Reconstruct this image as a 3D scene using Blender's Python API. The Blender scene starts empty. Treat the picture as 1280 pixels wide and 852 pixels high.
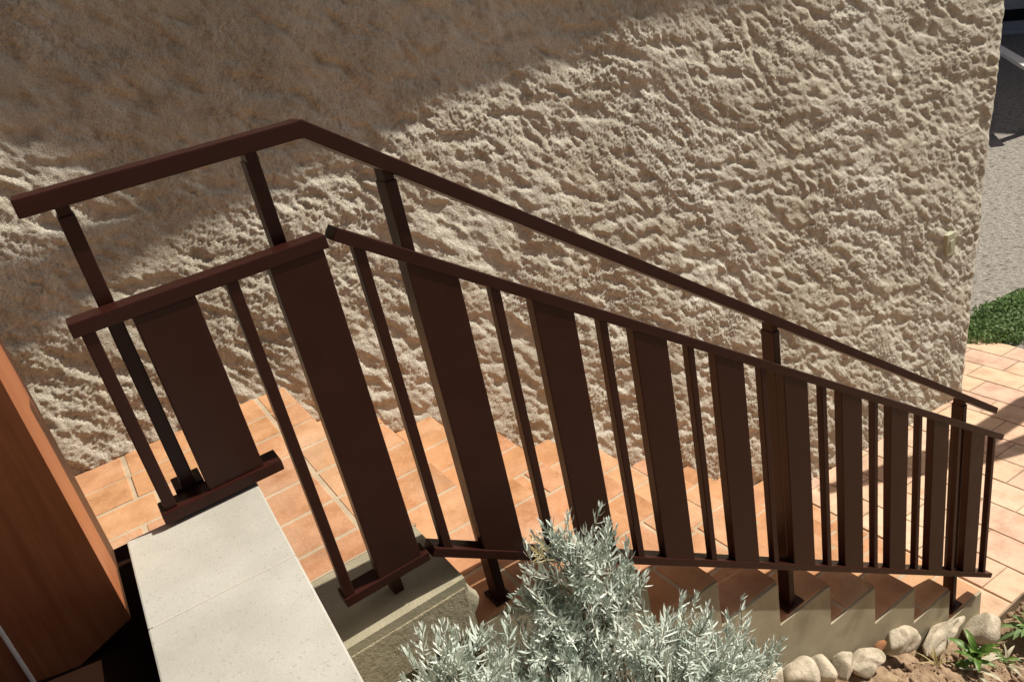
import bpy, bmesh, math, random
import numpy as np
from mathutils import Vector, Matrix

# ------------------------------------------------------------------ camera, sky, sun, exposure
# All layout numbers are in balustrade modules (one module = 0.25 m); z = 0 of the
# modules is the top of the landing railing, the foot of the stairs is Z0 lower.
U = 0.25
Z0 = 10.375
def P(x, y, z):
    return Vector((x * U, y * U, (z + Z0) * U))

scene = bpy.context.scene
cam_data = bpy.data.cameras.new('camera')
cam_data.sensor_width = 36.0
cam_data.lens = 958.76 / 1280.0 * 36.0
cam_data.clip_start = 0.02
cam_data.clip_end = 500.0
cam = bpy.data.objects.new('camera', cam_data)
scene.collection.objects.link(cam)
Rm = Matrix(((0.8189038, 0.3822810, -0.4280862),
             (-0.5390397, 0.2561907, -0.8023731),
             (-0.1970602, 0.8878218, 0.4158602)))
cam.matrix_world = Matrix.Translation(P(-1.664, -5.135, 1.512)) @ Rm.to_4x4()
scene.camera = cam

SUN = Vector((0.90, -0.185, 1.0)).normalized()      # direction towards the sun
world = bpy.data.worlds.new('World')
scene.world = world
world.use_nodes = True
wn = world.node_tree.nodes; wl = world.node_tree.links
bg = wn['Background']
sky = wn.new('ShaderNodeTexSky')
sky.sky_type = 'NISHITA'
sky.sun_disc = False
sky.air_density = 0.4
sky.dust_density = 6.0
sky.sun_elevation = math.asin(SUN.z)
sky.sun_rotation = math.atan2(SUN.x, SUN.y)
wl.new(sky.outputs['Color'], bg.inputs['Color'])
bg.inputs['Strength'].default_value = 0.044
sd = bpy.data.lights.new('sun', 'SUN')
sd.energy = 5.0
sd.angle = math.radians(0.5)
sd.color = (1.0, 0.93, 0.82)
sun = bpy.data.objects.new('sun', sd)
sun.rotation_euler = SUN.to_track_quat('Z', 'Y').to_euler()
sun.location = P(20, -8, 25)
scene.collection.objects.link(sun)
scene.view_settings.view_transform = 'Standard'
scene.view_settings.look = 'None'
scene.view_settings.gamma = 1.0
scene.view_settings.exposure = 0.36
scene.render.engine = 'CYCLES'

random.seed(7)
rng = np.random.default_rng(11)
C = scene.collection

# ------------------------------------------------------------------ helpers
def obj(name, me, mat=None, parent=None):
    o = bpy.data.objects.new(name, me)
    C.objects.link(o)
    if mat is not None and not me.materials:
        me.materials.append(mat)
    if parent is not None:
        o.parent = parent
    return o
def thing(name, label, cat, loc=(0, 0, 0), group=None):
    o = bpy.data.objects.new(name, None)
    o.empty_display_size = 0.05
    C.objects.link(o)
    o.location = loc
    tag(o, label, cat, group)
    return o
def tag(o, label, cat, group=None):
    o['label'] = label; o['category'] = cat
    if group: o['group'] = group
    return o
def structure(o):
    o['kind'] = 'structure'
    return o
def child(name, me, mat, parent):
    """a part whose mesh is given in world coordinates"""
    off = parent_world(parent)
    if off.length > 0:
        me.transform(Matrix.Translation(-off))
    return obj(name, me, mat, parent)
def parent_world(o):
    v = Vector((0, 0, 0))
    while o is not None:
        v += Vector(o.location); o = o.parent
    return v
def mesh_from(bm, name='mesh', smooth=False):
    me = bpy.data.meshes.new(name)
    bm.to_mesh(me); bm.free()
    if smooth:
        for p in me.polygons: p.use_smooth = True
    return me
def bevel_all(bm, w, seg=1):
    bmesh.ops.bevel(bm, geom=bm.edges[:], offset=w, segments=seg, profile=0.6, affect='EDGES', clamp_overlap=True)
def prism(pts, y0, y1, bevel=0.0, seg=2):
    """outline pts (x,z) in modules, extruded from y0 to y1"""
    bm = bmesh.new()
    a = [bm.verts.new(P(x, y0, z)) for x, z in pts]
    b = [bm.verts.new(P(x, y1, z)) for x, z in pts]
    n = len(pts)
    bm.faces.new(a); bm.faces.new(b[::-1])
    for i in range(n):
        bm.faces.new((a[i], b[i], b[(i + 1) % n], a[(i + 1) % n]))
    bmesh.ops.recalc_face_normals(bm, faces=bm.faces[:])
    if bevel: bevel_all(bm, bevel, seg)
    return mesh_from(bm)
def box(x0, x1, y0, y1, z0, z1, bevel=0.0, seg=2):
    return prism([(x0, z0), (x1, z0), (x1, z1), (x0, z1)], y0, y1, bevel, seg)
def plan_prism(pts, z0, z1, bevel=0.0):
    bm = bmesh.new()
    a = [bm.verts.new(P(x, y, z0)) for x, y in pts]
    b = [bm.verts.new(P(x, y, z1)) for x, y in pts]
    n = len(pts)
    bm.faces.new(a); bm.faces.new(b[::-1])
    for i in range(n):
        bm.faces.new((a[i], b[i], b[(i + 1) % n], a[(i + 1) % n]))
    bmesh.ops.recalc_face_normals(bm, faces=bm.faces[:])
    if bevel: bevel_all(bm, bevel, 2)
    return mesh_from(bm)
def np_mesh(verts, faces, name='mesh', smooth=False):
    """verts (n,3), faces (m,k) arrays, all faces the same size"""
    verts = np.ascontiguousarray(verts, dtype=np.float32)
    faces = np.ascontiguousarray(faces, dtype=np.int32)
    me = bpy.data.meshes.new(name)
    k = faces.shape[1]
    me.vertices.add(len(verts)); me.vertices.foreach_set('co', verts.ravel())
    me.loops.add(faces.size); me.loops.foreach_set('vertex_index', faces.ravel())
    me.polygons.add(len(faces))
    me.polygons.foreach_set('loop_start', np.arange(0, faces.size, k, dtype=np.int32))
    if smooth:
        me.polygons.foreach_set('use_smooth', np.ones(len(faces), dtype=bool))
    me.update(calc_edges=True)
    return me
def field(nu, nv, du, dv, lu, lv, ang=0.0, seed=0):
    """periodic gaussian-filtered noise, unit variance; lu, lv = feature sizes (m), ang = direction"""
    r = np.random.default_rng(seed)
    w = r.standard_normal((nu, nv))
    fu = np.fft.fftfreq(nu, du)[:, None]; fv = np.fft.fftfreq(nv, dv)[None, :]
    c, s = math.cos(ang), math.sin(ang)
    a = fu * c + fv * s; b = -fu * s + fv * c
    g = np.exp(-((a * lu) ** 2 + (b * lv) ** 2) * 4.0)
    out = np.fft.ifft2(np.fft.fft2(w) * g).real
    return out / out.std()
def grid_faces(nu, nv):
    i = np.arange(nu - 1)[:, None]; j = np.arange(nv - 1)[None, :]
    a = i * nv + j
    return np.stack([a, a + nv, a + nv + 1, a + 1], -1).reshape(-1, 4)

# ------------------------------------------------------------------ materials
class Mat:
    def __init__(self, name):
        self.m = bpy.data.materials.new(name)
        self.m.use_nodes = True
        self.t = self.m.node_tree
        self.b = self.t.nodes['Principled BSDF']
        self.n = self.t.nodes; self.l = self.t.links
        self.co = self.n.new('ShaderNodeTexCoord')
    def coords(self, kind='Object', scale=(1, 1, 1), rot=(0, 0, 0), world=False):
        mp = self.n.new('ShaderNodeMapping')
        mp.inputs['Scale'].default_value = scale
        mp.inputs['Rotation'].default_value = rot
        if world:
            g = self.n.new('ShaderNodeNewGeometry')
            self.l.new(g.outputs['Position'], mp.inputs['Vector'])
        else:
            self.l.new(self.co.outputs[kind], mp.inputs['Vector'])
        return mp.outputs['Vector']
    def noise(self, vec, scale, detail=4, rough=0.6, out='Fac', dist=0.0):
        n = self.n.new('ShaderNodeTexNoise')
        n.inputs['Scale'].default_value = scale
        n.inputs['Detail'].default_value = detail
        n.inputs['Roughness'].default_value = rough
        n.inputs['Distortion'].default_value = dist
        self.l.new(vec, n.inputs['Vector'])
        return n.outputs[out]
    def ramp(self, fac, stops):
        r = self.n.new('ShaderNodeValToRGB')
        e = r.color_ramp.elements
        while len(e) > 1: e.remove(e[-1])
        e[0].position = stops[0][0]; e[0].color = col(stops[0][1])
        for p, c in stops[1:]:
            x = e.new(p); x.color = col(c)
        self.l.new(fac, r.inputs['Fac'])
        return r.outputs['Color']
    def mix(self, fac, a, b, mode='MIX'):
        m = self.n.new('ShaderNodeMix'); m.data_type = 'RGBA'; m.blend_type = mode
        for v, s in ((fac, m.inputs[0]), (a, m.inputs[6]), (b, m.inputs[7])):
            if hasattr(v, 'is_output') or hasattr(v, 'links'): self.l.new(v, s)
            else: s.default_value = v if not isinstance(v, (tuple, list)) else col(v)
        return m.outputs[2]
    def math(self, op, a, b=0.5):
        m = self.n.new('ShaderNodeMath'); m.operation = op
        for v, s in ((a, m.inputs[0]), (b, m.inputs[1])):
            if hasattr(v, 'links'): self.l.new(v, s)
            else: s.default_value = v
        return m.outputs[0]
    def bump(self, h, strength=0.5, dist=0.002):
        b = self.n.new('ShaderNodeBump')
        b.inputs['Strength'].default_value = strength
        b.inputs['Distance'].default_value = dist
        self.l.new(h, b.inputs['Height'])
        self.l.new(b.outputs['Normal'], self.b.inputs['Normal'])
    def rnd(self):
        return self.n.new('ShaderNodeObjectInfo').outputs['Random']
    def base(self, c):
        if hasattr(c, 'links'): self.l.new(c, self.b.inputs['Base Color'])
        else: self.b.inputs['Base Color'].default_value = col(c)
    def rough(self, v, spec=None):
        if hasattr(v, 'links'): self.l.new(v, self.b.inputs['Roughness'])
        else: self.b.inputs['Roughness'].default_value = v
        if spec is not None: self.b.inputs['Specular IOR Level'].default_value = spec
def col(c):
    if isinstance(c, (int, float)): return (c, c, c, 1)
    return tuple(c) if len(c) == 4 else (c[0], c[1], c[2], 1)

def m_wall():
    k = Mat('rough_render')
    v = k.coords(world=True)
    big = k.noise(v, 1.6, 5, 0.6)
    mid = k.noise(v, 17, 7, 0.72)
    c = k.ramp(big, [(0.30, (0.52, 0.485, 0.40)), (0.5, (0.635, 0.605, 0.52)), (0.70, (0.70, 0.68, 0.605))])
    c2 = k.ramp(mid, [(0.30, (0.56, 0.50, 0.42)), (0.48, (0.95, 0.93, 0.90)), (0.68, (1.10, 1.10, 1.09))])
    c = k.mix(0.8, c, c2, 'MULTIPLY')
    warm = k.ramp(k.noise(v, 3.1, 4, 0.55), [(0.52, 0.0), (0.68, 1.0)])
    c = k.mix(k.math('MULTIPLY', warm, 0.25), c, (0.54, 0.445, 0.32))
    sand = k.ramp(k.noise(v, 260, 3, 0.7), [(0.30, (0.66, 0.62, 0.56)), (0.55, (1, 1, 1)), (0.75, (1.12, 1.12, 1.1))])
    c = k.mix(0.8, c, sand, 'MULTIPLY')
    k.base(c); k.rough(0.95, 0.1)
    f1 = k.noise(v, 130, 3, 0.7)
    f2 = k.noise(v, 300, 3, 0.7)
    hh = k.math('ADD', f1, k.math('MULTIPLY', f2, 0.55))
    k.bump(hh, 1.0, 0.0085)
    return k.m
def m_tile(name, cols, pale=0.3):
    k = Mat(name)
    r = k.rnd()
    v = k.coords(world=True)
    c = k.ramp(r, [(0.0, cols[0]), (0.35, cols[1]), (0.7, cols[2]), (1.0, cols[3])])
    n = k.noise(v, 9, 5, 0.6)
    c = k.mix(0.75, c, k.ramp(n, [(0.28, (0.66, 0.58, 0.50)), (0.5, (1, 1, 1)), (0.74, (1.16, 1.18, 1.18))]), 'MULTIPLY')
    dust = k.ramp(k.noise(v, 4.5, 5, 0.62), [(0.50, 0.0), (0.72, 1.0)])
    c = k.mix(k.math('MULTIPLY', dust, pale), c, (0.62, 0.47, 0.34))
    grime = k.ramp(k.noise(v, 2.3, 6, 0.7), [(0.54, 0.0), (0.66, 1.0)])
    c = k.mix(k.math('MULTIPLY', grime, 0.36), c, (0.30, 0.19, 0.12))
    spots = k.ramp(k.noise(v, 55, 4, 0.6), [(0.66, 0.0), (0.74, 1.0)])
    c = k.mix(k.math('MULTIPLY', spots, 0.30), c, (0.25, 0.11, 0.05))
    pal = k.ramp(k.noise(v, 120, 3, 0.6), [(0.62, 0.0), (0.75, 1.0)])
    c = k.mix(k.math('MULTIPLY', pal, 0.35), c, (0.75, 0.6, 0.45))
    k.base(c)
    k.rough(k.ramp(n, [(0.3, 0.55), (0.7, 0.85)]), 0.3)
    k.bump(k.noise(v, 45, 6, 0.68), 0.6, 0.005)
    return k.m
def m_simple(name, c0, c1, scale, rough=0.9, bscale=60, bstr=0.5, bdist=0.003, spec=0.2, detail=5, spot=None):
    k = Mat(name)
    v = k.coords(world=True)
    c = k.ramp(k.noise(v, scale, detail, 0.62), [(0.30, c0), (0.70, c1)])
    if spot:
        s = k.ramp(k.noise(v, spot[0], 3, 0.5), [(spot[1], 0.0), (spot[1] + 0.06, 1.0)])
        c = k.mix(k.math('MULTIPLY', s, spot[3]), c, spot[2])
    k.base(c); k.rough(rough, spec)
    if bstr: k.bump(k.noise(v, bscale, 6, 0.68), bstr, bdist)
    return k.m
def m_metal():
    k = Mat('brown_lacquered_steel')
    v = k.coords(world=True)
    n = k.noise(v, 14, 4, 0.6)
    k.base(k.ramp(n, [(0.3, (0.025, 0.0066, 0.0044)), (0.7, (0.032, 0.0090, 0.0062))]))
    sp = k.ramp(k.noise(v, 260, 2, 0.5), [(0.78, 0.0), (0.82, 1.0)])
    k.base(k.mix(k.math('MULTIPLY', sp, 0.35), k.ramp(n, [(0.3, (0.025, 0.0066, 0.0044)), (0.7, (0.032, 0.0090, 0.0062))]), (0.16, 0.12, 0.1)))
    k.rough(k.ramp(n, [(0.3, 0.28), (0.7, 0.42)]), 0.22)
    k.bump(k.noise(v, 420, 2, 0.5), 0.08, 0.001)
    return k.m
def m_wood():
    k = Mat('red_stained_timber')
    v = k.coords(world=True, scale=(1, 1, 0.06))
    g = k.noise(v, 70, 6, 0.62, dist=0.4)
    g2 = k.noise(v, 9, 4, 0.6, dist=0.3)
    c = k.ramp(g, [(0.28, (0.25, 0.080, 0.028)), (0.5, (0.32, 0.112, 0.043)), (0.72, (0.38, 0.145, 0.060))])
    c = k.mix(0.55, c, k.ramp(g2, [(0.3, (0.72, 0.62, 0.55)), (0.7, (1.1, 1.1, 1.1))]), 'MULTIPLY')
    k.base(c); k.rough(0.42, 0.4)
    k.bump(g, 0.2, 0.0015)
    return k.m
def m_leaf(name, c0, c1, trans=0.25, rough=0.6, scale=26):
    k = Mat(name)
    v = k.coords(world=True)
    c = k.ramp(k.noise(v, scale, 3, 0.6), [(0.32, c0), (0.68, c1)])
    k.base(c); k.rough(rough, 0.25)
    tr = k.n.new('ShaderNodeBsdfTranslucent')
    k.l.new(c, tr.inputs['Color'])
    mx = k.n.new('ShaderNodeMixShader'); mx.inputs[0].default_value = trans
    k.l.new(k.b.outputs[0], mx.inputs[1]); k.l.new(tr.outputs[0], mx.inputs[2])
    k.l.new(mx.outputs[0], k.n['Material Output'].inputs['Surface'])
    return k.m

M = dict(
    wall=m_wall(),
    tile=m_tile('terracotta_tile', [(0.43, 0.215, 0.10), (0.51, 0.275, 0.132), (0.47, 0.24, 0.128), (0.53, 0.315, 0.17)]),
    pave=m_tile('pale_terracotta_paver', [(0.55, 0.36, 0.25), (0.59, 0.41, 0.27), (0.54, 0.35, 0.26), (0.62, 0.46, 0.31)], 0.45),
    mortar=m_simple('mortar', (0.36, 0.28, 0.19), (0.52, 0.42, 0.30), 9, bscale=120),
    dark_joint=m_simple('dirty_joint', (0.16, 0.12, 0.08), (0.34, 0.26, 0.18), 9, bscale=120),
    plaster=m_simple('stair_side_render', (0.31, 0.27, 0.18), (0.43, 0.38, 0.27), 5, bscale=230, bstr=0.55, bdist=0.004, spot=(3.2, 0.58, (0.21, 0.18, 0.115), 0.6)),
    concrete=m_simple('grey_concrete', (0.27, 0.245, 0.17), (0.38, 0.345, 0.25), 7, bscale=160, bstr=0.6, bdist=0.004, spot=(5, 0.6, (0.16, 0.14, 0.09), 0.5)),
    pebbledash=m_simple('pebble_concrete', (0.30, 0.26, 0.17), (0.46, 0.41, 0.29), 60, bscale=110, bstr=1.0, bdist=0.012),
    cap=m_simple('pale_coping_stone', (0.35, 0.34, 0.295), (0.475, 0.465, 0.415), 4.5, rough=0.85, bscale=260, bstr=0.35, bdist=0.002, spot=(210, 0.62, (0.27, 0.26, 0.22), 0.55)),
    pale_mortar=m_simple('pale_mortar', (0.44, 0.42, 0.355), (0.50, 0.475, 0.405), 30, bscale=200),
    lowwall=m_simple('low_wall_render', (0.36, 0.32, 0.24), (0.48, 0.43, 0.33), 8),
    metal=m_metal(),
    wood=m_wood(),
    cable=m_simple('white_cable', (0.6, 0.58, 0.52), (0.68, 0.66, 0.6), 20, rough=0.5, bstr=0),
    lavender=m_leaf('lavender_leaf', (0.36, 0.43, 0.365), (0.68, 0.73, 0.665), 0.15, 0.65, 11),
    lavender_dry=m_leaf('lavender_dry', (0.42, 0.36, 0.19), (0.55, 0.48, 0.28), 0.2),
    stem=m_simple('woody_stem', (0.13, 0.10, 0.06), (0.25, 0.20, 0.13), 40),
    soil=m_simple('garden_soil', (0.20, 0.125, 0.075), (0.44, 0.32, 0.21), 16, bscale=90, bstr=1.0, bdist=0.012, detail=8),
    stone=m_simple('pale_border_stone', (0.33, 0.28, 0.20), (0.62, 0.55, 0.43), 16, bscale=60, bstr=0.7, bdist=0.008, spot=(22, 0.6, (0.25, 0.20, 0.13), 0.5)),
    leaf=m_leaf('green_leaf', (0.07, 0.15, 0.03), (0.17, 0.28, 0.06), 0.3, 0.4),
    leaf_dry=m_leaf('dry_blade', (0.45, 0.38, 0.16), (0.58, 0.50, 0.26), 0.3),
    leaf_pale=m_leaf('pale_leaf', (0.40, 0.37, 0.25), (0.58, 0.54, 0.40), 0.25),
    hedge=m_leaf('shrub_leaf', (0.07, 0.15, 0.04), (0.26, 0.37, 0.15), 0.35),
    gravel=m_simple('street_gravel', (0.24, 0.22, 0.19), (0.50, 0.465, 0.41), 22, bscale=28, bstr=1.0, bdist=0.05, detail=9, spot=(14, 0.57, (0.14, 0.125, 0.105), 0.6)),
    facade=m_simple('far_render', (0.66, 0.66, 0.66), (0.74, 0.74, 0.74), 2),
    dark=m_simple('dark_paint', (0.012, 0.013, 0.018), (0.02, 0.022, 0.03), 5, rough=0.5, bstr=0),
    tar=m_simple('tarred_base', (0.012, 0.005, 0.003), (0.022, 0.009, 0.005), 5, rough=0.95, bstr=0.3, spec=0.05),  # shade of the gap by the pillar, put into the colour
    white=m_simple('white_paint', (0.72, 0.71, 0.68), (0.78, 0.77, 0.74), 5, rough=0.5, bstr=0),
    rust=m_simple('terracotta_shard', (0.17, 0.075, 0.035), (0.27, 0.125, 0.06), 20),
    plate=m_simple('ivory_plastic', (0.42, 0.42, 0.30), (0.50, 0.50, 0.36), 20, rough=0.4, bstr=0),
    rooftile=m_simple('roof_board', (0.20, 0.09, 0.045), (0.30, 0.14, 0.07), 8),
)

# ------------------------------------------------------------------ the rough wall
def wall_y(x, z=-3.07):              # modules: the wall runs parallel to the stairs and leans back a little
    return 5.40 + 0.08 * (z + 3.07)
WX1 = 17.07                          # free end of the wall
def make_wall():
    x0, x1, z0, z1 = -6.0, WX1, -12.2, 4.2
    step = 0.0050
    nu = int((x1 - x0) * U / step) + 1
    nv = int((z1 - z0) * U / step) + 1
    du = (x1 - x0) * U / (nu - 1); dv = (z1 - z0) * U / (nv - 1)
    F = lambda a, b, ang, s: field(nu, nv, du, dv, a, b, ang, s)
    big = F(0.20, 0.20, 0, 1)
    # thrown-on render: flattened patches parted by ruts that the trowel dragged downhill
    a1 = F(0.105, 0.038, math.radians(-42), 2)
    a2 = F(0.090, 0.035, math.radians(-12), 3)
    a3 = F(0.038, 0.017, math.radians(-45), 4)
    a4 = F(0.020, 0.013, math.radians(-30), 14)
    sel = 1 / (1 + np.exp(-3 * F(0.25, 0.25, 0, 5)))
    clod = a1 * sel + a2 * (1 - sel)
    clod = clod / clod.std() + 0.34 * a3
    plate = np.tanh(1.3 * (clod + 0.45))              # trowelled tops, ruts between them
    rough_amt = 0.55 + 0.45 * np.tanh(1.2 * F(0.15, 0.15, 0, 10))
    grit = F(0.0046, 0.0046, 0, 6)
    grit2 = F(0.010, 0.009, math.radians(-40), 7)
    h = 0.0044 * big + 0.0054 * plate + 0.0012 * a3 + 0.0005 * a4 + (0.0013 * grit + 0.0005 * grit2) * (0.45 + 0.9 * rough_amt)
    xs = np.linspace(x0, x1, nu); zs = np.linspace(z0, z1, nv)
    # ragged free corner
    edge = np.clip((xs[:, None] - (x1 - 0.22)) / 0.22, 0, 1)
    h = h * (1 - 0.6 * edge) - edge ** 2 * 0.022
    X = np.repeat(xs[:, None], nv, 1); Z = np.repeat(zs[None, :], nu, 0)
    Y = wall_y(X, Z) * U - h
    lean = 0.255 * (Z + 11.0) * np.clip((X - 9.0) / 8.0, 0, 1) ** 2
    Xm = (X + lean) * U
    Xm[-1, :] += 0.003 * F(0.03, 0.03, 0, 8)[-1, :]
    V = np.stack([Xm, Y, (Z + Z0) * U], -1).reshape(-1, 3)
    f = grid_faces(nu, nv)
    # return face at the free end + back, so that the wall has thickness
    nr = 40
    r = np.linspace(0, 0.40, nr)[1:]
    rn = F(0.03, 0.03, 0, 9)[: nr - 1, :] * 0.006
    EX = np.repeat(Xm[-1:, :], nr - 1, 0) + rn + 0.01 * (r[:, None] > 0.02)
    EY = Y[-1:, :] + r[:, None]
    EZ = np.repeat(((zs + Z0) * U)[None, :], nr - 1, 0)
    V2 = np.stack([EX, EY, EZ], -1).reshape(-1, 3)
    base = nu * nv
    ids = np.concatenate([((nu - 1) * nv + np.arange(nv))[None, :], base + np.arange((nr - 1) * nv).reshape(nr - 1, nv)], 0)
    f2 = np.stack([ids[:-1, :-1], ids[1:, :-1], ids[1:, 1:], ids[:-1, 1:]], -1).reshape(-1, 4)
    # plain back and top
    b0 = base + len(V2)
    yb = Y[-1, :].max() + 0.40
    bv = np.array([[x0 * U, yb + 0.2, (z0 + Z0) * U], [x0 * U, yb + 0.2, (z1 + Z0) * U]])
    last = ids[-1]
    f3 = np.array([[last[0], b0, b0 + 1, last[-1]], [0, nv - 1, b0 + 1, b0],
                   [nv - 1, (nu - 1) * nv + nv - 1, last[-1], b0 + 1]])
    me = np_mesh(np.concatenate([V, V2, bv]), np.concatenate([f, f2, f3]), 'rough_wall', smooth=True)
    o = obj('rough_wall', me, M['wall'])
    return tag(o, 'tall beige wall of rough trowelled render running behind the stairs', 'wall')
make_wall()

# small ivory plate on the wall near its free end
pl = thing('wall_plate', 'small ivory switch plate on the rough wall near its right end', 'switch plate', P(16.62, wall_y(16.6, -6.5), -6.55))
child('plate', box(16.45, 16.80, wall_y(16.6, -6.5) - 0.09, wall_y(16.6, -6.5) + 0.1, -6.85, -6.27, 0.004), M['plate'], pl)
child('button', box(16.55, 16.70, wall_y(16.6, -6.5) - 0.11, wall_y(16.6, -6.5) - 0.085, -6.68, -6.45, 0.003), M['plate'], pl)

# roof overhang of the house, above the picture: its shadow crosses the top of the wall
def eave_plan(pts, H):
    out = []
    for x, z in pts:
        t = H - z
        out.append((x + t * SUN.x / SUN.z, wall_y(x, z) + t * SUN.y / SUN.z))
    return out
H = 9.2
edge_pts = [(24, 0.28), (10.3, 0.27), (7.1, 0.27), (5.0, 0.18), (3.8, 0.04), (2.9, -0.10), (1.62, -0.22), (0.75, -0.46), (0.55, -0.14), (0.1, 0.02), (-0.5, -0.02), (-1.0, 0.14), (-1.3, 0.42), (-1.7, 0.80), (-2.0, 1.2), (-2.6, 1.3), (-9, 1.4)]
e = eave_plan(edge_pts, H)
eave = thing('roof_overhang', 'roof overhang above the rough wall, out of the picture, shading its top', 'roof', P(8, 4.6, H))
child('roof_boards', plan_prism([(e[0][0], 6.4)] + e + [(e[-1][0], 6.4)], H, H + 0.35), M['rooftile'], eave)
up = [(0.70, -0.12), (-0.03, -0.16), (-1.00, -0.15), (-1.47, -0.24), (-1.9, -0.42), (-2.11, -0.40), (-2.9, -0.30)]
dn = [(-2.9, -1.55), (-2.34, -1.30), (-1.01, -0.80), (0.70, -0.48)]
child('gutter', plan_prism(eave_plan(up, H) + eave_plan(dn, H), H + 0.02, H + 0.2), M['rooftile'], eave)  # unseen strip, added and shaped to cast a second shadow band on the wall

# ------------------------------------------------------------------ stairs
NX = lambda k: 3.0996 + 1.0060 * k           # nosing of step k
NZ = lambda k: -5.2174 - 0.7254 * k
YS = 0.085
ZL = NZ(-3)
TT = 0.05                                    # tile thickness
JD = 0.016                                   # joint depth
tile_cache = {}
def tile_mesh(lx, ly, kind):
    key = (round(lx, 2), round(ly, 2), kind)
    if key not in tile_cache:
        bm = bmesh.new()
        bmesh.ops.create_cube(bm, size=1.0)
        for v in bm.verts:
            v.co = Vector((v.co.x * lx * U, v.co.y * ly * U, v.co.z * TT * U))
        bmesh.ops.bevel(bm, geom=[ed for ed in bm.edges if ed.verts[0].co.z > 0 or ed.verts[1].co.z > 0], offset=0.0022, segments=1, affect='EDGES')
        me = mesh_from(bm, kind)
        me.materials.append(M[kind])
        tile_cache[key] = me
    return tile_cache[key]
def put_tile(name, parent, x0, x1, y0, y1, ztop, kind='tile', j=0.026, slope=0.0):
    me = tile_mesh(x1 - x0 - 2 * j, y1 - y0 - 2 * j, kind)
    o = obj(name, me, None, parent)
    jit = lambda a: random.uniform(-a, a)
    o.location = P((x0 + x1) / 2 + jit(0.006), (y0 + y1) / 2 + jit(0.006), ztop - TT / 2 + jit(0.004)) - parent_world(parent)
    o.rotation_euler = (jit(0.004), slope + jit(0.004), jit(0.004))
    return o

stairs = thing('staircase', 'terracotta tiled stairs going down to the right beside the rough wall', 'stairs', P(0, 2.6, -10.375))
# masonry body: saw-tooth profile
prof = [(-7.0, -7.6), (-7.0, ZL - TT)]
LEDGE = -0.03
prof = [(NX(-3), ZL - TT - 0.02)]
for k in range(-2, 7):
    prof += [(NX(k - 1), NZ(k) - 0.016), (NX(k), NZ(k) - 0.016)]
prof += [(NX(6), -11.0), (0.093, -11.0)]
prof[0] = (NX(-3), ZL - 0.6)
child('stair_body', prism(prof, YS, 5.30), M['plaster'], stairs)
# treads
rows = [YS, 0.78, 1.51, 2.24, 2.97, 3.70, 4.43, 5.45]
for k in range(-2, 7):
    xa, xb, z = NX(k - 1), NX(k), NZ(k)
    bed = child('tread', box(xa + 0.004, xb + 0.01, YS + 0.04, 5.40, z - TT - 0.003, z - 0.011), M['mortar'], stairs)
    for i in range(len(rows) - 1):
        y0, y1 = rows[i], min(rows[i + 1], wall_y(xa, z) + 0.03)
        off = random.uniform(-0.05, 0.05) if 0 < i < len(rows) - 2 else 0
        sp = random.choice([None, 0.36, 0.62, 0.36, None])
        j0 = -0.02 if i == 0 else 0.026
        if i == 0: y0 += 0.01
        if sp is None:
            put_tile('tile', bed, xa - 0.015, xb + 0.045, y0, y1, z)
        else:
            put_tile('tile', bed, xa - 0.015, xa + sp, y0, y1, z)
            put_tile('tile', bed, xa + sp, xb + 0.045, y0, y1, z)
    # riser facing
    child('riser', box(xb - 0.02, xb + 0.012, YS + 0.05, 5.31, NZ(k + 1) + 0.004, z - TT - 0.004), M['tile'], stairs)
child('riser', box(NX(-3) - 0.02, NX(-3) + 0.012, YS + 0.02, 5.38, NZ(-2) + 0.004, ZL - TT - 0.004), M['tile'], stairs)
# landing: concrete slab with an untiled margin, then rows of tiles
land = child('landing', box(-8.0, NX(-3) + 0.005, LEDGE, 5.46, ZL - 0.62, ZL - JD), M['concrete'], stairs)
child('slab_edge', box(-8.0, NX(-3) - 0.02, LEDGE - 0.02, LEDGE - 0.002, ZL - 0.60, ZL - 0.10, 0.003), M['pebbledash'], stairs)
child('landing_base', box(-8.0, NX(-3) - 0.3, 0.5, 5.3, -11.0, ZL - 0.63), M['plaster'], stairs)
child('mortar_bed', box(-7.99, NX(-3) + 0.02, 0.985, 5.45, ZL - 0.04, ZL - 0.010), M['mortar'], stairs)
yr = [5.44, 4.73, 4.07, 3.41, 2.74, 2.07, 1.40, 0.98]
for i in range(len(yr) - 1):
    y1, y0 = yr[i], yr[i + 1]
    cuts = [-6.4, -4.2, -2.13, -0.30] if i < 2 else [-5.7, -3.8, -1.9 - 0.25 * (i % 2), -0.33]
    xs = [-8.0] + cuts + [NX(-3) + 0.06]
    for a, b in zip(xs[:-1], xs[1:]):
        put_tile('tile', land, a, b, y0, y1, ZL)
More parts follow.
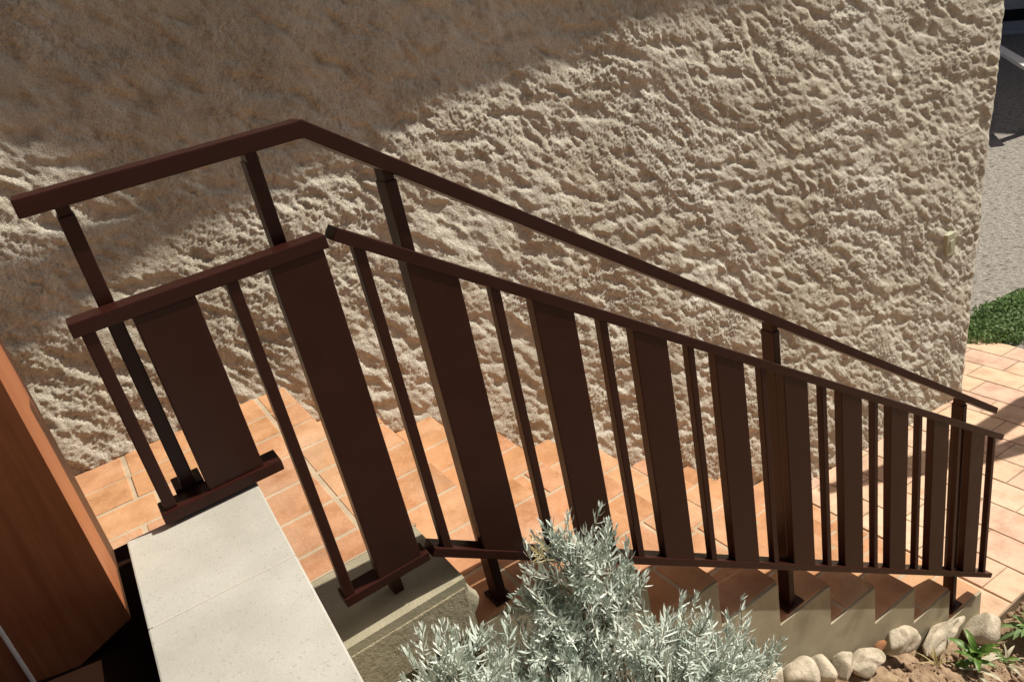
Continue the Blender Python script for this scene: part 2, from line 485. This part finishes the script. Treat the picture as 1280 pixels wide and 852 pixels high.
# broken mortar patch where the landing meets the stairs
def lump(name, c, r, mat, parent=None, seed=0, sub=3, amp=0.22, sc=1.6):
    """an irregular stone: displaced icosphere, centre c and radii r in modules"""
    bm = bmesh.new()
    bmesh.ops.create_icosphere(bm, subdivisions=sub, radius=1.0)
    rr = np.random.default_rng(seed)
    dirs = rr.standard_normal((14, 3)); ph = rr.uniform(0, 6.28, 14); fr = rr.uniform(0.8, 3.4, 14) * sc
    cuts = []
    for i in range(7 if amp > 0.15 else 2):
        pn = Vector(rr.standard_normal(3)).normalized(); cuts.append((pn, rr.uniform(0.62, 0.88)))
    for v in bm.verts:
        n = np.array(v.co)
        d = sum(math.sin(float(n @ dirs[i]) * fr[i] * 0.7 + ph[i]) / (1 + 0.5 * i) for i in range(14)) * amp * 0.45
        q = v.co * (1 + d)
        for pn, pd in cuts:
            e_ = q.dot(pn) - pd
            if e_ > 0: q = q - pn * e_ * 0.9
        q.z = max(q.z, -0.75)
        v.co = Vector((q.x * r[0], q.y * r[1], q.z * r[2])) * U
    me = mesh_from(bm, name, smooth=True)
    o = obj(name, me, mat, parent)
    o.location = P(*c) - (parent_world(parent) if parent else Vector((0, 0, 0)))
    return o
lump('mortar_patch', (-0.06, 0.02, -3.36), (0.24, 0.07, 0.30), M['concrete'], stairs, 5, amp=0.25, sc=2)

# ------------------------------------------------------------------ ground
GS = 0.093
def ground_z(x):
    return -10.375 - GS * max(0.0, x - 10.22)
def sloped_sheet(name, x0, x1, y0, y1, lift, mat, thick=0.6):
    return prism([(x0, ground_z(x0) + lift), (x1, ground_z(x1) + lift), (x1, ground_z(x1) - thick), (x0, ground_z(x0) - thick)] , y0, y1)
bedm = prism([(9.0, -10.375 - JD), (10.22, -10.375 - JD), (20.6, ground_z(20.6) - JD), (20.6, -12.6), (9.0, -12.6)], -0.05, 8.5)
paving = structure(obj('paving', bedm, M['dark_joint']))
tilt = math.atan(GS)
# rows run away from the stairs' foot; joints towards the garden are continuous
xr = 9.095
ri = 0
while xr < 20.4:
    w = 0.9
    xe = xr + w
    y = -0.02 - (0.68 if ri % 2 else 0.0) - random.uniform(0, 0.2)
    while y < 8.4:
        ye = y + 1.36
        a, b = max(y, -0.04), min(ye, 8.45)
        xm = (xr + xe) / 2
        inside_wall = xm < WX1 - 0.05 and a > wall_y(xm, -10.5) + 0.05
        if b - a > 0.12 and not inside_wall and not (xr < 9.3 and False):
            o = put_tile('paving_tile', paving, xr, xe, a, b, ground_z(xm), 'pave', 0.013, tilt if xm > 10.22 else 0.0)
        y = ye
    xr = xe; ri += 1

# street beyond the wall, sheet reaching far away
ST = -11.47
bm = bmesh.new()
vs = [bm.verts.new(P(*q)) for q in [(20.55, -700, ST), (900, -700, ST), (900, 900, ST), (-400, 900, ST), (-400, 8.45, ST), (20.55, 8.45, ST)]]
bm.faces.new(vs)
street = structure(obj('street', mesh_from(bm), M['gravel']))
# base ground far below the garden so that nothing hangs over a void
bm = bmesh.new()
vs = [bm.verts.new(P(*q)) for q in [(-400, -700, -12.7), (20.6, -700, -12.7), (20.6, 8.5, -12.7), (-400, 8.5, -12.7)]]
bm.faces.new(vs)
structure(obj('ground', mesh_from(bm), M['soil']))

# garden bed on the camera's side of the stairs
def soil_z(x, y):
    return np.maximum(-5.45 - 0.56 * x, -10.42) + 0.10 * (y - 0.12)
def make_soil():
    x = np.linspace(-1.15, 14.0, 420); y = np.linspace(-7.0, 0.14, 230)
    nu, nv = len(x), len(y)
    du = (x[1] - x[0]) * U; dv = (y[1] - y[0]) * U
    X = np.repeat(x[:, None], nv, 1); Y = np.repeat(y[None, :], nu, 0)
    Zs = soil_z(X, Y)
    n = field(nu, nv, du, dv, 0.10, 0.10, 0, 21) * 0.010 + np.maximum(field(nu, nv, du, dv, 0.028, 0.028, 0, 22), -0.6) * 0.007 + field(nu, nv, du, dv, 0.012, 0.012, 0, 23) * 0.0028
    keep = 1 - np.clip((X - 9.2) / 0.6, 0, 1) * np.clip((Y + 0.35) / 0.3, 0, 1)
    Zm = (Zs + Z0) * U + n * (0.35 + 0.65 * keep) - 0.05 * (1 - keep)
    Zm += 0.055 * np.exp(-((X - 10.6) / 0.9) ** 2 - ((Y + 0.75) / 0.45) ** 2)
    V = np.stack([X * U, Y * U, Zm], -1).reshape(-1, 3)
    return structure(obj('garden_soil', np_mesh(V, grid_faces(nu, nv), 'garden_soil', True), M['soil']))
make_soil()

# ------------------------------------------------------------------ low wall with coping, left
low = thing('low_wall', 'low rendered wall with pale stone coping under the landing railing', 'low wall', P(-1.7, -2, -12.7))
child('wall_body', box(-2.04, -1.28, -9.0, 0.02, -12.7, -1.60), M['lowwall'], low)
def coping(y0, y1):
    f = lambda y: (-2.098 - 0.020 * (0.06 - y), -1.192 - 0.045 * (0.06 - y))
    return plan_prism([(f(y1)[0], y1), (f(y1)[1], y1 - 0.03), (f(y0)[1], y0 - 0.03), (f(y0)[0], y0)], -1.60, -1.335, 0.003)
child('coping_stone', coping(-0.955, 0.09), M['cap'], low)
child('coping_stone', coping(-4.2, -0.962), M['cap'], low)
child('coping_stone', coping(-9.0, -4.22), M['cap'], low)
child('joint', plan_prism([(-2.09, -0.952), (-1.25, -0.982), (-1.25, -0.995), (-2.09, -0.965)], -1.58, -1.336), M['pale_mortar'], low)

# ------------------------------------------------------------------ timber pillar, left edge
pil = thing('timber_pillar', 'red brown timber pillar standing left of the pale coping', 'pillar', P(-2.8, 0, -12.7))
bx = [-3.60, -3.16, -2.80, -2.50, -2.222]
zb = lambda x: -1.545 + 0.55 * (x + 2.222)
yf = lambda x: -0.455 - 0.27 * (x + 2.222)
for i in range(4):
    a, b = bx[i], bx[i + 1]
    g = 0.0 if i == 3 else 0.0004
    bm = bmesh.new()
    lo = [bm.verts.new(P(*q)) for q in [(a, yf(a), zb(a)), (b - g, yf(b), zb(b)), (b - g, 0.45, zb(b)), (a, 0.45, zb(a))]]
    hi = [bm.verts.new(P(*q)) for q in [(a, yf(a), 11.0), (b - g, yf(b), 11.0), (b - g, 0.45, 11.0), (a, 0.45, 11.0)]]
    bm.faces.new(lo); bm.faces.new(hi[::-1])
    for q in range(4): bm.faces.new((lo[q], hi[q], hi[(q + 1) % 4], lo[(q + 1) % 4]))
    bmesh.ops.recalc_face_normals(bm, faces=bm.faces[:])
    bevel_all(bm, 0.0005, 1)
    child('board', mesh_from(bm), M['wood'], pil)
child('footing', box(-5.5, -2.125, -3.2, 0.82, -12.7, -1.75), M['tar'], pil)  # near-black block added to stand in for shade under and beside the pillar
cab = obj('cable', box(-2.865, -2.840, yf(-2.84) - 0.03, yf(-2.84) - 0.004, -3.4, 10.0, 0.002), M['cable'])
tag(cab, 'thin white cable running down the face of the timber pillar', 'cable')

# ------------------------------------------------------------------ railing
rail = thing('stair_railing', 'dark brown metal stair railing with flat slats and raised handrail', 'railing', P(0, 0.1, -10.375))
m = 0.7022
top_u = lambda x: 0.0596 - m * x            # underside of the sloping top rail
bot_t = lambda x: -2.6864 - m * x           # top of the sloping bottom rail
RH = 0.095
BV = 0.0022
# landing rails
child('top_rail', box(-1.845, -0.170, 0.0, 0.185, 0.116, 0.116 + RH, BV), M['metal'], rail)
child('bottom_rail', box(-1.835, -0.985, -0.02, 0.185, -1.217 - 0.085, -1.217, BV), M['metal'], rail)
child('bottom_rail', box(-0.920, -0.142, 0.0, 0.185, -2.634 - 0.085, -2.634, BV), M['metal'], rail)
# sloping rails, ends cut square to the slope
def sloped(x0, x1, zf, h, y0, y1):
    c = h * m / (1 + m * m) * 1.0
    return prism([(x0, zf(x0)), (x1, zf(x1)), (x1 + c, zf(x1 + c) + h + 0.0), (x0 + c, zf(x0 + c) + h)], y0, y1, BV)
child('top_rail', sloped(-0.135, 9.25, top_u, 0.120, 0.0, 0.185), M['metal'], rail)
child('bottom_rail', sloped(-0.125, 9.25, lambda x: bot_t(x) - 0.105, 0.105, 0.0, 0.185), M['metal'], rail)
# slats and balusters
BW, SW = 0.082, 0.394
def upright(name, x0, x1, zl, zr, tl, tr, y0, y1):
    return child(name, prism([(x0, zl), (x1, zr), (x1, tr), (x0, tl)], y0, y1, BV), M['metal'], rail)
for xl, zlow in ((-1.802, -1.217), (-0.904, -2.634)):
    upright('baluster', xl, xl + BW, zlow - 0.01, zlow - 0.01, 0.12, 0.12, 0.016, 0.105)
for xc, zlow in ((-1.303, -1.217), (-0.405, -2.634)):
    upright('slat', xc - SW / 2, xc + SW / 2, zlow - 0.01, zlow - 0.01, 0.12, 0.12, 0.012, 0.125)
for k in range(10):
    x0, x1 = k, k + BW
    upright('baluster', x0, x1, bot_t(x0) - 0.01, bot_t(x1) - 0.01, top_u(x0) + 0.01, top_u(x1) + 0.01, 0.016, 0.105)
for k in range(9):
    xc = k + 0.55
    x0, x1 = xc - SW / 2, xc + SW / 2
    upright('slat', x0, x1, bot_t(x0) - 0.01, bot_t(x1) - 0.01, top_u(x0) + 0.01, top_u(x1) + 0.01, 0.012, 0.125)
# posts, carried on base plates, with a neck below the handrail
HY0, HY1 = 0.135, 0.375
hz_l = 0.850                                 # underside of level handrail
hz = lambda x: 0.850 - 0.7335 * (x + 0.075)  # underside of sloping handrail
for x0, foot in ((-1.648, -1.217), (-0.478, ZL - JD), (0.428, NZ(-2)), (4.432, NZ(2)), (8.432, NZ(6))):
    x1 = x0 + 0.098
    xm = (x0 + x1) / 2
    top = min(hz_l, hz(xm)) - 0.06
    po = child('post', box(x0, x1, 0.190 if foot < -3.2 or foot > -2 else 0.24, 0.375, foot, top, BV), M['metal'], rail)
    if foot > -3.2 and foot < -2:
        pass
    elif foot < -2:
        w = 0.045 if foot > -4 else 0.11
        child('base_plate', box(x0 - w, x1 + w, 0.19 - w * 0.5, 0.375 + w * 0.7, foot + 0.001, foot + 0.035, 0.0015), M['metal'], po)
    else:
        child('base_plate', box(x0 - 0.05, x1 + 0.05, 0.186, 0.40, foot - 0.085, foot + 0.02, 0.0015), M['metal'], po)
    child('neck', box(x0 + 0.008, x1 - 0.008, 0.205, 0.36, top - 0.01, top + 0.10, 0.002), M['metal'], po)
HR = 0.115
kx = -0.075
hp = [(-1.832, hz_l), (kx, hz_l), (9.290, hz(9.290)), (9.290 + 0.05, hz(9.34) + 0.128), (kx + 0.028, hz_l + HR + 0.004), (kx - 0.03, hz_l + HR), (-1.832, hz_l + HR)]
child('handrail', prism(hp, HY0, HY1, 0.0025), M['metal'], rail)

# ------------------------------------------------------------------ plants
def sprig_template(seed, n_whorl=11, L=0.115, leaf=(0.020, 0.046), w=0.0045):
    r = np.random.default_rng(seed)
    V, F, S = [], [], []
    bend = r.uniform(-0.35, 0.35, 2)
    def axis(t):
        return np.array([bend[0] * t * t * L, bend[1] * t * t * L, t * L])
    for i in range(n_whorl):
        t = 0.12 + 0.88 * (i / (n_whorl - 1)) ** 0.85
        p = axis(t)
        nl = 4 if t < 0.9 else 5
        for q in range(nl):
            a = q * 2 * math.pi / nl + i * 0.9 + r.uniform(-0.4, 0.4)
            lift = r.uniform(0.15, 0.80) + 0.60 * t ** 3
            ln = r.uniform(*leaf) * (1.0 - 0.45 * t ** 3)
            d0 = np.array([math.cos(a) * math.cos(lift), math.sin(a) * math.cos(lift), math.sin(lift)])
            side = np.array([-math.sin(a), math.cos(a), 0.0])
            curl = r.uniform(-0.75, 0.25)
            up = np.cross(d0, side) * -1
            ww = w * r.uniform(0.75, 1.15)
            b = len(V)
            for s, k in ((0.0, 0.35), (0.33, 0.95), (0.72, 1.0), (1.0, 0.12)):
                c = p + d0 * ln * s + up * curl * ln * s * s
                V.append(c - side * ww * k * 0.5 + up * ww * 0.20 * k)
                V.append(c + side * ww * k * 0.5 + up * ww * 0.20 * k)
            for s in range(3):
                F.append((b + 2 * s, b + 2 * s + 1, b + 2 * s + 3, b + 2 * s + 2))
    # stem: a thin square tube
    SV, SF = [], []
    for i in range(5):
        t = i / 4
        c = axis(t * 1.0) - np.array([0, 0, 0.0])
        rad = 0.0014 * (1 - 0.5 * t)
        for q in range(4):
            a = q * math.pi / 2
            SV.append(c + np.array([math.cos(a) * rad, math.sin(a) * rad, 0]))
    for i in range(4):
        for q in range(4):
            SF.append((i * 4 + q, i * 4 + (q + 1) % 4, i * 4 + 4 + (q + 1) % 4, i * 4 + 4 + q))
    return np.array(V), np.array(F), np.array(SV), np.array(SF)
def frame(d, spin):
    d = d / np.linalg.norm(d)
    a = np.array([1.0, 0, 0]) if abs(d[0]) < 0.8 else np.array([0, 1.0, 0])
    x = np.cross(a, d); x /= np.linalg.norm(x); y = np.cross(d, x)
    c, s = math.cos(spin), math.sin(spin)
    return np.stack([x * c + y * s, -x * s + y * c, d], 1)
def scatter(templates, places):
    VV, FF, n = [], [], 0
    for (V, F), R, s, p in ((templates[q[0]], q[1], q[2], q[3]) for q in places):
        VV.append(V @ R.T * s + p); FF.append(F + n); n += len(V)
    return np.concatenate(VV), np.concatenate(FF)
def make_lavender():
    r = np.random.default_rng(5)
    T = [sprig_template(i, n_whorl=int(r.integers(7, 10)), L=r.uniform(0.085, 0.14)) for i in range(12)]
    root = thing('lavender_bush', 'silvery grey lavender bush in front of the lower stair railing', 'bush', P(0.7, -1.2, soil_z(0.7, -1.2)))
    # mounds: centre, radii, sprigs
    mounds = [((-0.15, -1.35, -4.35), (1.05, 0.85, 1.30), 190),
              ((-0.50, -1.25, -3.75), (0.60, 0.62, 1.15), 100),
              ((-0.66, -1.28, -3.40), (0.48, 0.55, 1.10), 115),
              ((0.85, -1.15, -4.75), (1.15, 0.90, 1.45), 230),
              ((1.75, -1.00, -5.45), (1.00, 0.80, 1.15), 170),
              ((0.92, -0.58, -3.62), (0.58, 0.42, 0.90), 84),
              ((0.30, -0.75, -3.75), (0.60, 0.42, 0.72), 52),
              ((0.55, -1.95, -4.9), (1.3, 0.8, 1.2), 160)]
    pl, stems = [], []
    base = np.array(P(0.8, -1.0, -6.0))
    for c, rad, n in mounds:
        cc = np.array(P(*c)); rr = np.array(rad) * U
        for _ in range(n):
            while True:
                d = r.standard_normal(3); d /= np.linalg.norm(d)
                if d[2] > -0.35: break
            k = r.uniform(0.45, 1.0) ** 0.5 * r.uniform(0.88, 1.14)
            p = cc + d * rr * k
            g = np.array([d[0] * 0.75, d[1] * 0.75, abs(d[2]) * 0.6 + 0.55]) + r.standard_normal(3) * 0.22
            ti = int(r.integers(len(T))); s = r.uniform(0.75, 1.2)
            R = frame(g, r.uniform(0, 6.28))
            tip = T[ti][0]
            p0 = p - R[:, 2] * 0.10 * s
            pl.append((ti, R, s, p0))
            stems.append((p0, cc + (base - cc) * 0.55 + r.standard_normal(3) * 0.03))
    V, F = scatter([(t[0], t[1]) for t in T], pl)
    child('foliage', np_mesh(V, F, 'foliage'), M['lavender'], root)
    SV, SF = scatter([(t[2], t[3]) for t in T], pl)
    # woody branches from the crown to each sprig
    bv, bf = [], []
    for a, b in stems[::3]:
        i = len(bv)
        mid = (a + b) / 2 + np.array([0, 0, -0.03])
        for c, q in ((b, 0.004), (mid, 0.003), (a, 0.0016)):
            for t in range(3):
                an = t * 2.094
                bv.append(c + np.array([math.cos(an) * q, math.sin(an) * q, 0]))
        for s in range(2):
            for t in range(3):
                bf.append((i + s * 3 + t, i + s * 3 + (t + 1) % 3, i + s * 3 + 3 + (t + 1) % 3, i + s * 3 + 3 + t))
    V2 = np.concatenate([SV, np.array(bv)]); F2 = np.concatenate([SF, np.array(bf) + len(SV)])
    child('stems', np_mesh(V2, F2, 'stems'), M['stem'], root)
    # one dry sprig by the top
    Rr = frame(np.array([-0.45, -0.1, 0.9]), 1.0)
    V, F = scatter([(T[0][0], T[0][1]), (T[3][0], T[3][1])], [(0, Rr, 0.6, np.array(P(0.62, -0.62, -2.85))), (1, frame(np.array([-0.2, 0, 1.0]), 0.4), 0.5, np.array(P(0.66, -0.6, -2.8)))])
    child('dry_sprig', np_mesh(V, F, 'dry_sprig'), M['lavender_dry'], root)
make_lavender()

def blade(n, seed, length, width, spread, base, cup=0.2, seg=5):
    """n arching leaf blades from one root; length/width in m"""
    r = np.random.default_rng(seed)
    V, F = [], []
    for _ in range(n):
        a = r.uniform(0, 6.28); el = math.radians(r.uniform(*spread))
        L = r.uniform(*length); w = r.uniform(*width)
        h = np.array([math.cos(a), math.sin(a), 0]); side = np.array([-math.sin(a), math.cos(a), 0])
        p = np.array(base, float) + r.standard_normal(3) * np.array([0.006, 0.006, 0.0])
        b = len(V)
        for i in range(seg + 1):
            t = i / seg
            k = math.sin(math.pi * min(1, 0.12 + 0.88 * t)) ** 0.8 if t < 1 else 0.04
            V.append(p - side * w * k / 2 + np.array([0, 0, cup * w * k]))
            V.append(p.copy())
            V.append(p + side * w * k / 2 + np.array([0, 0, cup * w * k]))
            e2 = el - t * 1.1
            p = p + (h * math.cos(e2) + np.array([0, 0, math.sin(e2)])) * L / seg
        for i in range(seg):
            for q in range(2):
                F.append((b + i * 3 + q, b + i * 3 + q + 1, b + i * 3 + 4 + q, b + i * 3 + 3 + q))
    return np.array(V), np.array(F)
def plant(name, label, cat, x, y, lift, parts, group=None):
    z = float(soil_z(np.array(x), np.array(y)))
    root = thing(name, label, cat, P(x, y, z), group)
    for pn, mat, n, seed, ln, wd, sp, dz in parts:
        V, F = blade(n, seed, ln, wd, sp, (0, 0, dz))
        obj(pn, np_mesh(V, F, pn, True), M[mat], root)
    return root
plant('leafy_seedling', 'small bright green leafy plant in the soil at the bottom right', 'plant', 7.70, -0.60, 0,
      [('leaves', 'leaf', 11, 1, (0.07, 0.12), (0.022, 0.036), (25, 75), 0.09), ('leaves', 'leaf', 8, 2, (0.06, 0.10), (0.02, 0.03), (5, 45), 0.05), ('stem', 'stem', 3, 3, (0.09, 0.10), (0.004, 0.005), (82, 89), 0.0), ('pale_leaves', 'leaf_pale', 12, 4, (0.07, 0.14), (0.014, 0.024), (10, 60), 0.01)])
plant('grass_tuft', 'yellowed grass tuft left of the green leafy plant', 'grass tuft', 7.10, -0.32, 0,
      [('blades', 'leaf_dry', 16, 11, (0.05, 0.12), (0.003, 0.005), (50, 88), 0.0)])
plant('dry_plant', 'pale dry straggly plant right of the green leafy plant', 'plant', 8.55, -0.66, 0,
      [('leaves', 'leaf_pale', 16, 21, (0.06, 0.12), (0.008, 0.018), (5, 60), 0.0), ('green_leaves', 'leaf', 6, 22, (0.05, 0.09), (0.008, 0.014), (30, 80), 0.02)])
plant('dark_plant', 'dark green plant at the right edge of the garden bed', 'plant', 9.55, -0.55, 0,
      [('leaves', 'hedge', 22, 31, (0.08, 0.17), (0.018, 0.034), (10, 80), 0.04), ('leaves', 'leaf', 10, 32, (0.06, 0.12), (0.014, 0.024), (20, 85), 0.05)])
plant('garden_weed', 'tiny dry grass tuft on the bare soil near the bottom edge', 'grass tuft', 5.95, -0.42, 0,
      [('blades', 'leaf_dry', 9, 41, (0.03, 0.06), (0.002, 0.004), (30, 85), 0.0)])

# ------------------------------------------------------------------ border stones
stones = [
    ((3.46, -0.20, -6.92), (0.40, 0.24, 0.34), 'large pale border stone half hidden by the lavender'),
    ((4.04, -0.24, -7.26), (0.30, 0.24, 0.34), 'smooth rounded pale border stone next to the lavender'),
    ((4.56, -0.18, -7.58), (0.24, 0.20, 0.29), 'upright rough border stone, third from the lavender'),
    ((5.04, -0.15, -7.90), (0.22, 0.18, 0.22), 'small lumpy border stone between an upright and a flat one'),
    ((5.62, -0.15, -8.24), (0.34, 0.20, 0.16), 'flat whitish border stone in the middle of the row'),
    ((6.52, -0.07, -8.62), (0.38, 0.20, 0.22), 'brown mottled border stone beside the fired clay shard'),
    ((7.55, -0.10, -9.24), (0.60, 0.20, 0.19), 'long pale border stone below the railing end'),
    ((8.86, -0.14, -9.98), (0.36, 0.28, 0.30), 'round grey boulder at the foot of the stairs'),
]
for i, (c, r, lab) in enumerate(stones):
    c = (c[0], c[1] + 0.02, c[2] - 0.09)
    r = (r[0] * 0.98, r[1] * 0.92, r[2] * 0.78)
    o = lump('border_stone', c, r, M['stone'], None, 40 + i, 4, 0.34 if i not in (1, 7) else 0.12, 1.9)
    tag(o, lab, 'stone', 'stones edging the garden bed')
o = lump('clay_shard', (6.08, 0.0, -8.52), (0.13, 0.07, 0.10), M['rust'], None, 70, 2, 0.4, 3)
tag(o, 'reddish fired clay shard wedged between two border stones', 'shard')
# clods lying on the soil: too many to count
cv, cf, n0 = [], [], 0
bm = bmesh.new(); bmesh.ops.create_icosphere(bm, subdivisions=1, radius=1.0)
iv = np.array([v.co[:] for v in bm.verts]); itri = np.array([[v.index for v in f.verts] for f in bm.faces]); bm.free()
for _ in range(2600):
    x = rng.uniform(2.5, 11.5); y = rng.uniform(-2.6, -0.12)
    s = 0.0035 + 0.012 * rng.random() ** 4
    v = iv * (1 + 0.3 * rng.standard_normal((len(iv), 1))) * s * rng.uniform(0.6, 1.3, 3)
    cv.append(v + np.array(P(x, y, float(soil_z(np.array(x), np.array(y))))) + np.array([0, 0, s * 0.5 + 0.055 * math.exp(-((x - 10.6) / 0.9) ** 2 - ((y + 0.75) / 0.45) ** 2)])); cf.append(itri + n0); n0 += len(iv)
o = obj('soil_clods', np_mesh(np.concatenate(cv), np.concatenate(cf), 'soil_clods'), M['soil'])
o['kind'] = 'stuff'; tag(o, 'loose brown soil crumbs scattered over the garden bed', 'soil')

# ------------------------------------------------------------------ beyond the wall
def make_shrub():
    r = np.random.default_rng(9)
    root = thing('spreading_shrub', 'low spreading green shrub at the edge of the paving beyond the wall', 'shrub', P(23.0, 6.6, ST))
    cen = np.array(P(22.6, 6.25, ST + 0.02)); rad = np.array([2.5, 1.15, 0.55]) * U
    V, F = [], []
    for i in range(9000):
        d = r.standard_normal(3); d /= np.linalg.norm(d); d[2] = abs(d[2])
        p = cen + d * rad * r.uniform(0.5, 1.03) * (1 + 0.12 * math.sin(7 * d[0] + 3 * d[1]))
        a = r.uniform(0, 6.28); L = r.uniform(0.018, 0.042); w = L * 0.5
        g = d + r.standard_normal(3) * 0.6; R = frame(g, a)
        q = np.array([[-w / 2, 0, 0], [0, -L * 0.5, 0.002], [w / 2, 0, 0], [0, L * 0.5, 0.002]]) @ R.T + p
        b = len(V); V.extend(q); F.append((b, b + 1, b + 2, b + 3))
    child('foliage', np_mesh(np.array(V), np.array(F), 'foliage'), M['hedge'], root)
    bv = []
    st = []
    for i in range(14):
        a = i * 0.45
        e2 = cen + np.array([math.cos(a), math.sin(a), 0.3]) * rad * 0.8
        st.append((cen - np.array([0, 0, 0.03]), e2))
    V, F = [], []
    for a, b in st:
        i = len(V)
        for c, q in ((a, 0.008), (b, 0.003)):
            for t in range(4):
                V.append(c + np.array([math.cos(t * 1.571) * q, math.sin(t * 1.571) * q, 0]))
        for t in range(4): F.append((i + t, i + (t + 1) % 4, i + 4 + (t + 1) % 4, i + 4 + t))
    child('branches', np_mesh(np.array(V), np.array(F), 'branches'), M['stem'], root)
make_shrub()
# roadside rail with a white top bar, and the house across the street
gr = thing('road_barrier', 'white topped roadside barrier on dark posts just past the wall end', 'barrier', P(44, 18, ST))
def bar(p, q, w, h):
    p = P(*p); q = P(*q); d = (q - p); L = d.length
    bm = bmesh.new(); bmesh.ops.create_cube(bm, size=1.0)
    for v in bm.verts: v.co = Vector((v.co.x * L, v.co.y * w * U, v.co.z * h * U))
    bevel_all(bm, 0.004, 1)
    me = mesh_from(bm); me.transform(d.to_track_quat('X', 'Z').to_matrix().to_4x4()); me.transform(Matrix.Translation((p + q) / 2))
    return me
child('top_bar', bar((55.5, 25.2, -8.4), (44.0, 15.9, -8.4), 0.55, 0.22), M['white'], gr)
for t in (0.10, 0.95):
    x = 55.5 - 11.5 * t; y = 25.2 - 9.3 * t
    child('post', box(x - 0.3, x + 0.3, y - 0.25, y + 0.25, ST, -8.52, 0.01), M['dark'], gr)
house = thing('far_house', 'pale grey house front in shade with dark band and railing across the street', 'house', P(76, 20, ST))
child('house_wall', box(76, 100, -30, 75, ST, ST + 36), M['facade'], house)
child('base_band', box(75.7, 75.99, -30, 75, ST + 0.95, ST + 1.9), M['dark'], house)
child('kerb', box(74.5, 75.69, -30, 75, ST, ST + 0.18), M['white'], house)
for i in range(30):
    y = -28 + i * 3.4
    child('fence_post', box(73.4, 73.7, y, y + 0.3, ST, ST + 4.7), M['dark'], house)
child('fence_bar', box(73.45, 73.65, -30, 75, ST + 4.5, ST + 4.75), M['dark'], house)

# unseen tree, added and shaped so its limbs shade the paving by the stairs
tree = thing('forked_tree', 'bare forked garden tree outside the right edge, shading the paving', 'tree', P(27.0, -2.5, -11.4))
def limb(pts, name):
    bm = bmesh.new(); rings = []
    for (x, y, z, r) in pts:
        c = P(x, y, z); ring = []
        for i in range(10):
            a = i * math.pi / 5
            ring.append(bm.verts.new(c + Vector((0, math.cos(a), math.sin(a) * 0.9)) * r * U if name != 'trunk' else c + Vector((math.cos(a), math.sin(a), 0)) * r * U))
        rings.append(ring)
    for a, b in zip(rings[:-1], rings[1:]):
        for i in range(10): bm.faces.new((a[i], a[(i + 1) % 10], b[(i + 1) % 10], b[i]))
    bm.faces.new(rings[0]); bm.faces.new(rings[-1])
    bmesh.ops.recalc_face_normals(bm, faces=bm.faces[:])
    return child(name, mesh_from(bm, name, True), M['stem'], tree)
def lift(x, y, t, r):
    k = t / SUN.z
    return (x + SUN.x * k, y + SUN.y * k, ground_z(x) + t, r)
limb([lift(10.6, 4.35, 9.0, 0.16), lift(11.6, 4.05, 9.2, 0.28), lift(12.8, 3.6, 9.2, 0.42), lift(14.2, 3.2, 9.0, 0.50), lift(15.6, 3.3, 8.6, 0.36), lift(17.6, 3.3, 7.8, 0.36), lift(20.0, 2.9, 6.5, 0.38)], 'limb')
limb([lift(13.6, 3.1, 9.0, 0.36), lift(15.0, 2.55, 8.5, 0.30), lift(17.0, 2.1, 7.6, 0.32), lift(20.0, 1.9, 6.4, 0.36)], 'limb')
q1 = lift(20.0, 2.4, 6.2, 0)
limb([(q1[0] + 0.9, q1[1] - 1.2, -12.0, 0.75), (q1[0] + 0.6, q1[1] - 0.7, q1[2] - 4.0, 0.62), (q1[0] + 0.2, q1[1], q1[2] + 0.4, 0.55)], 'trunk')
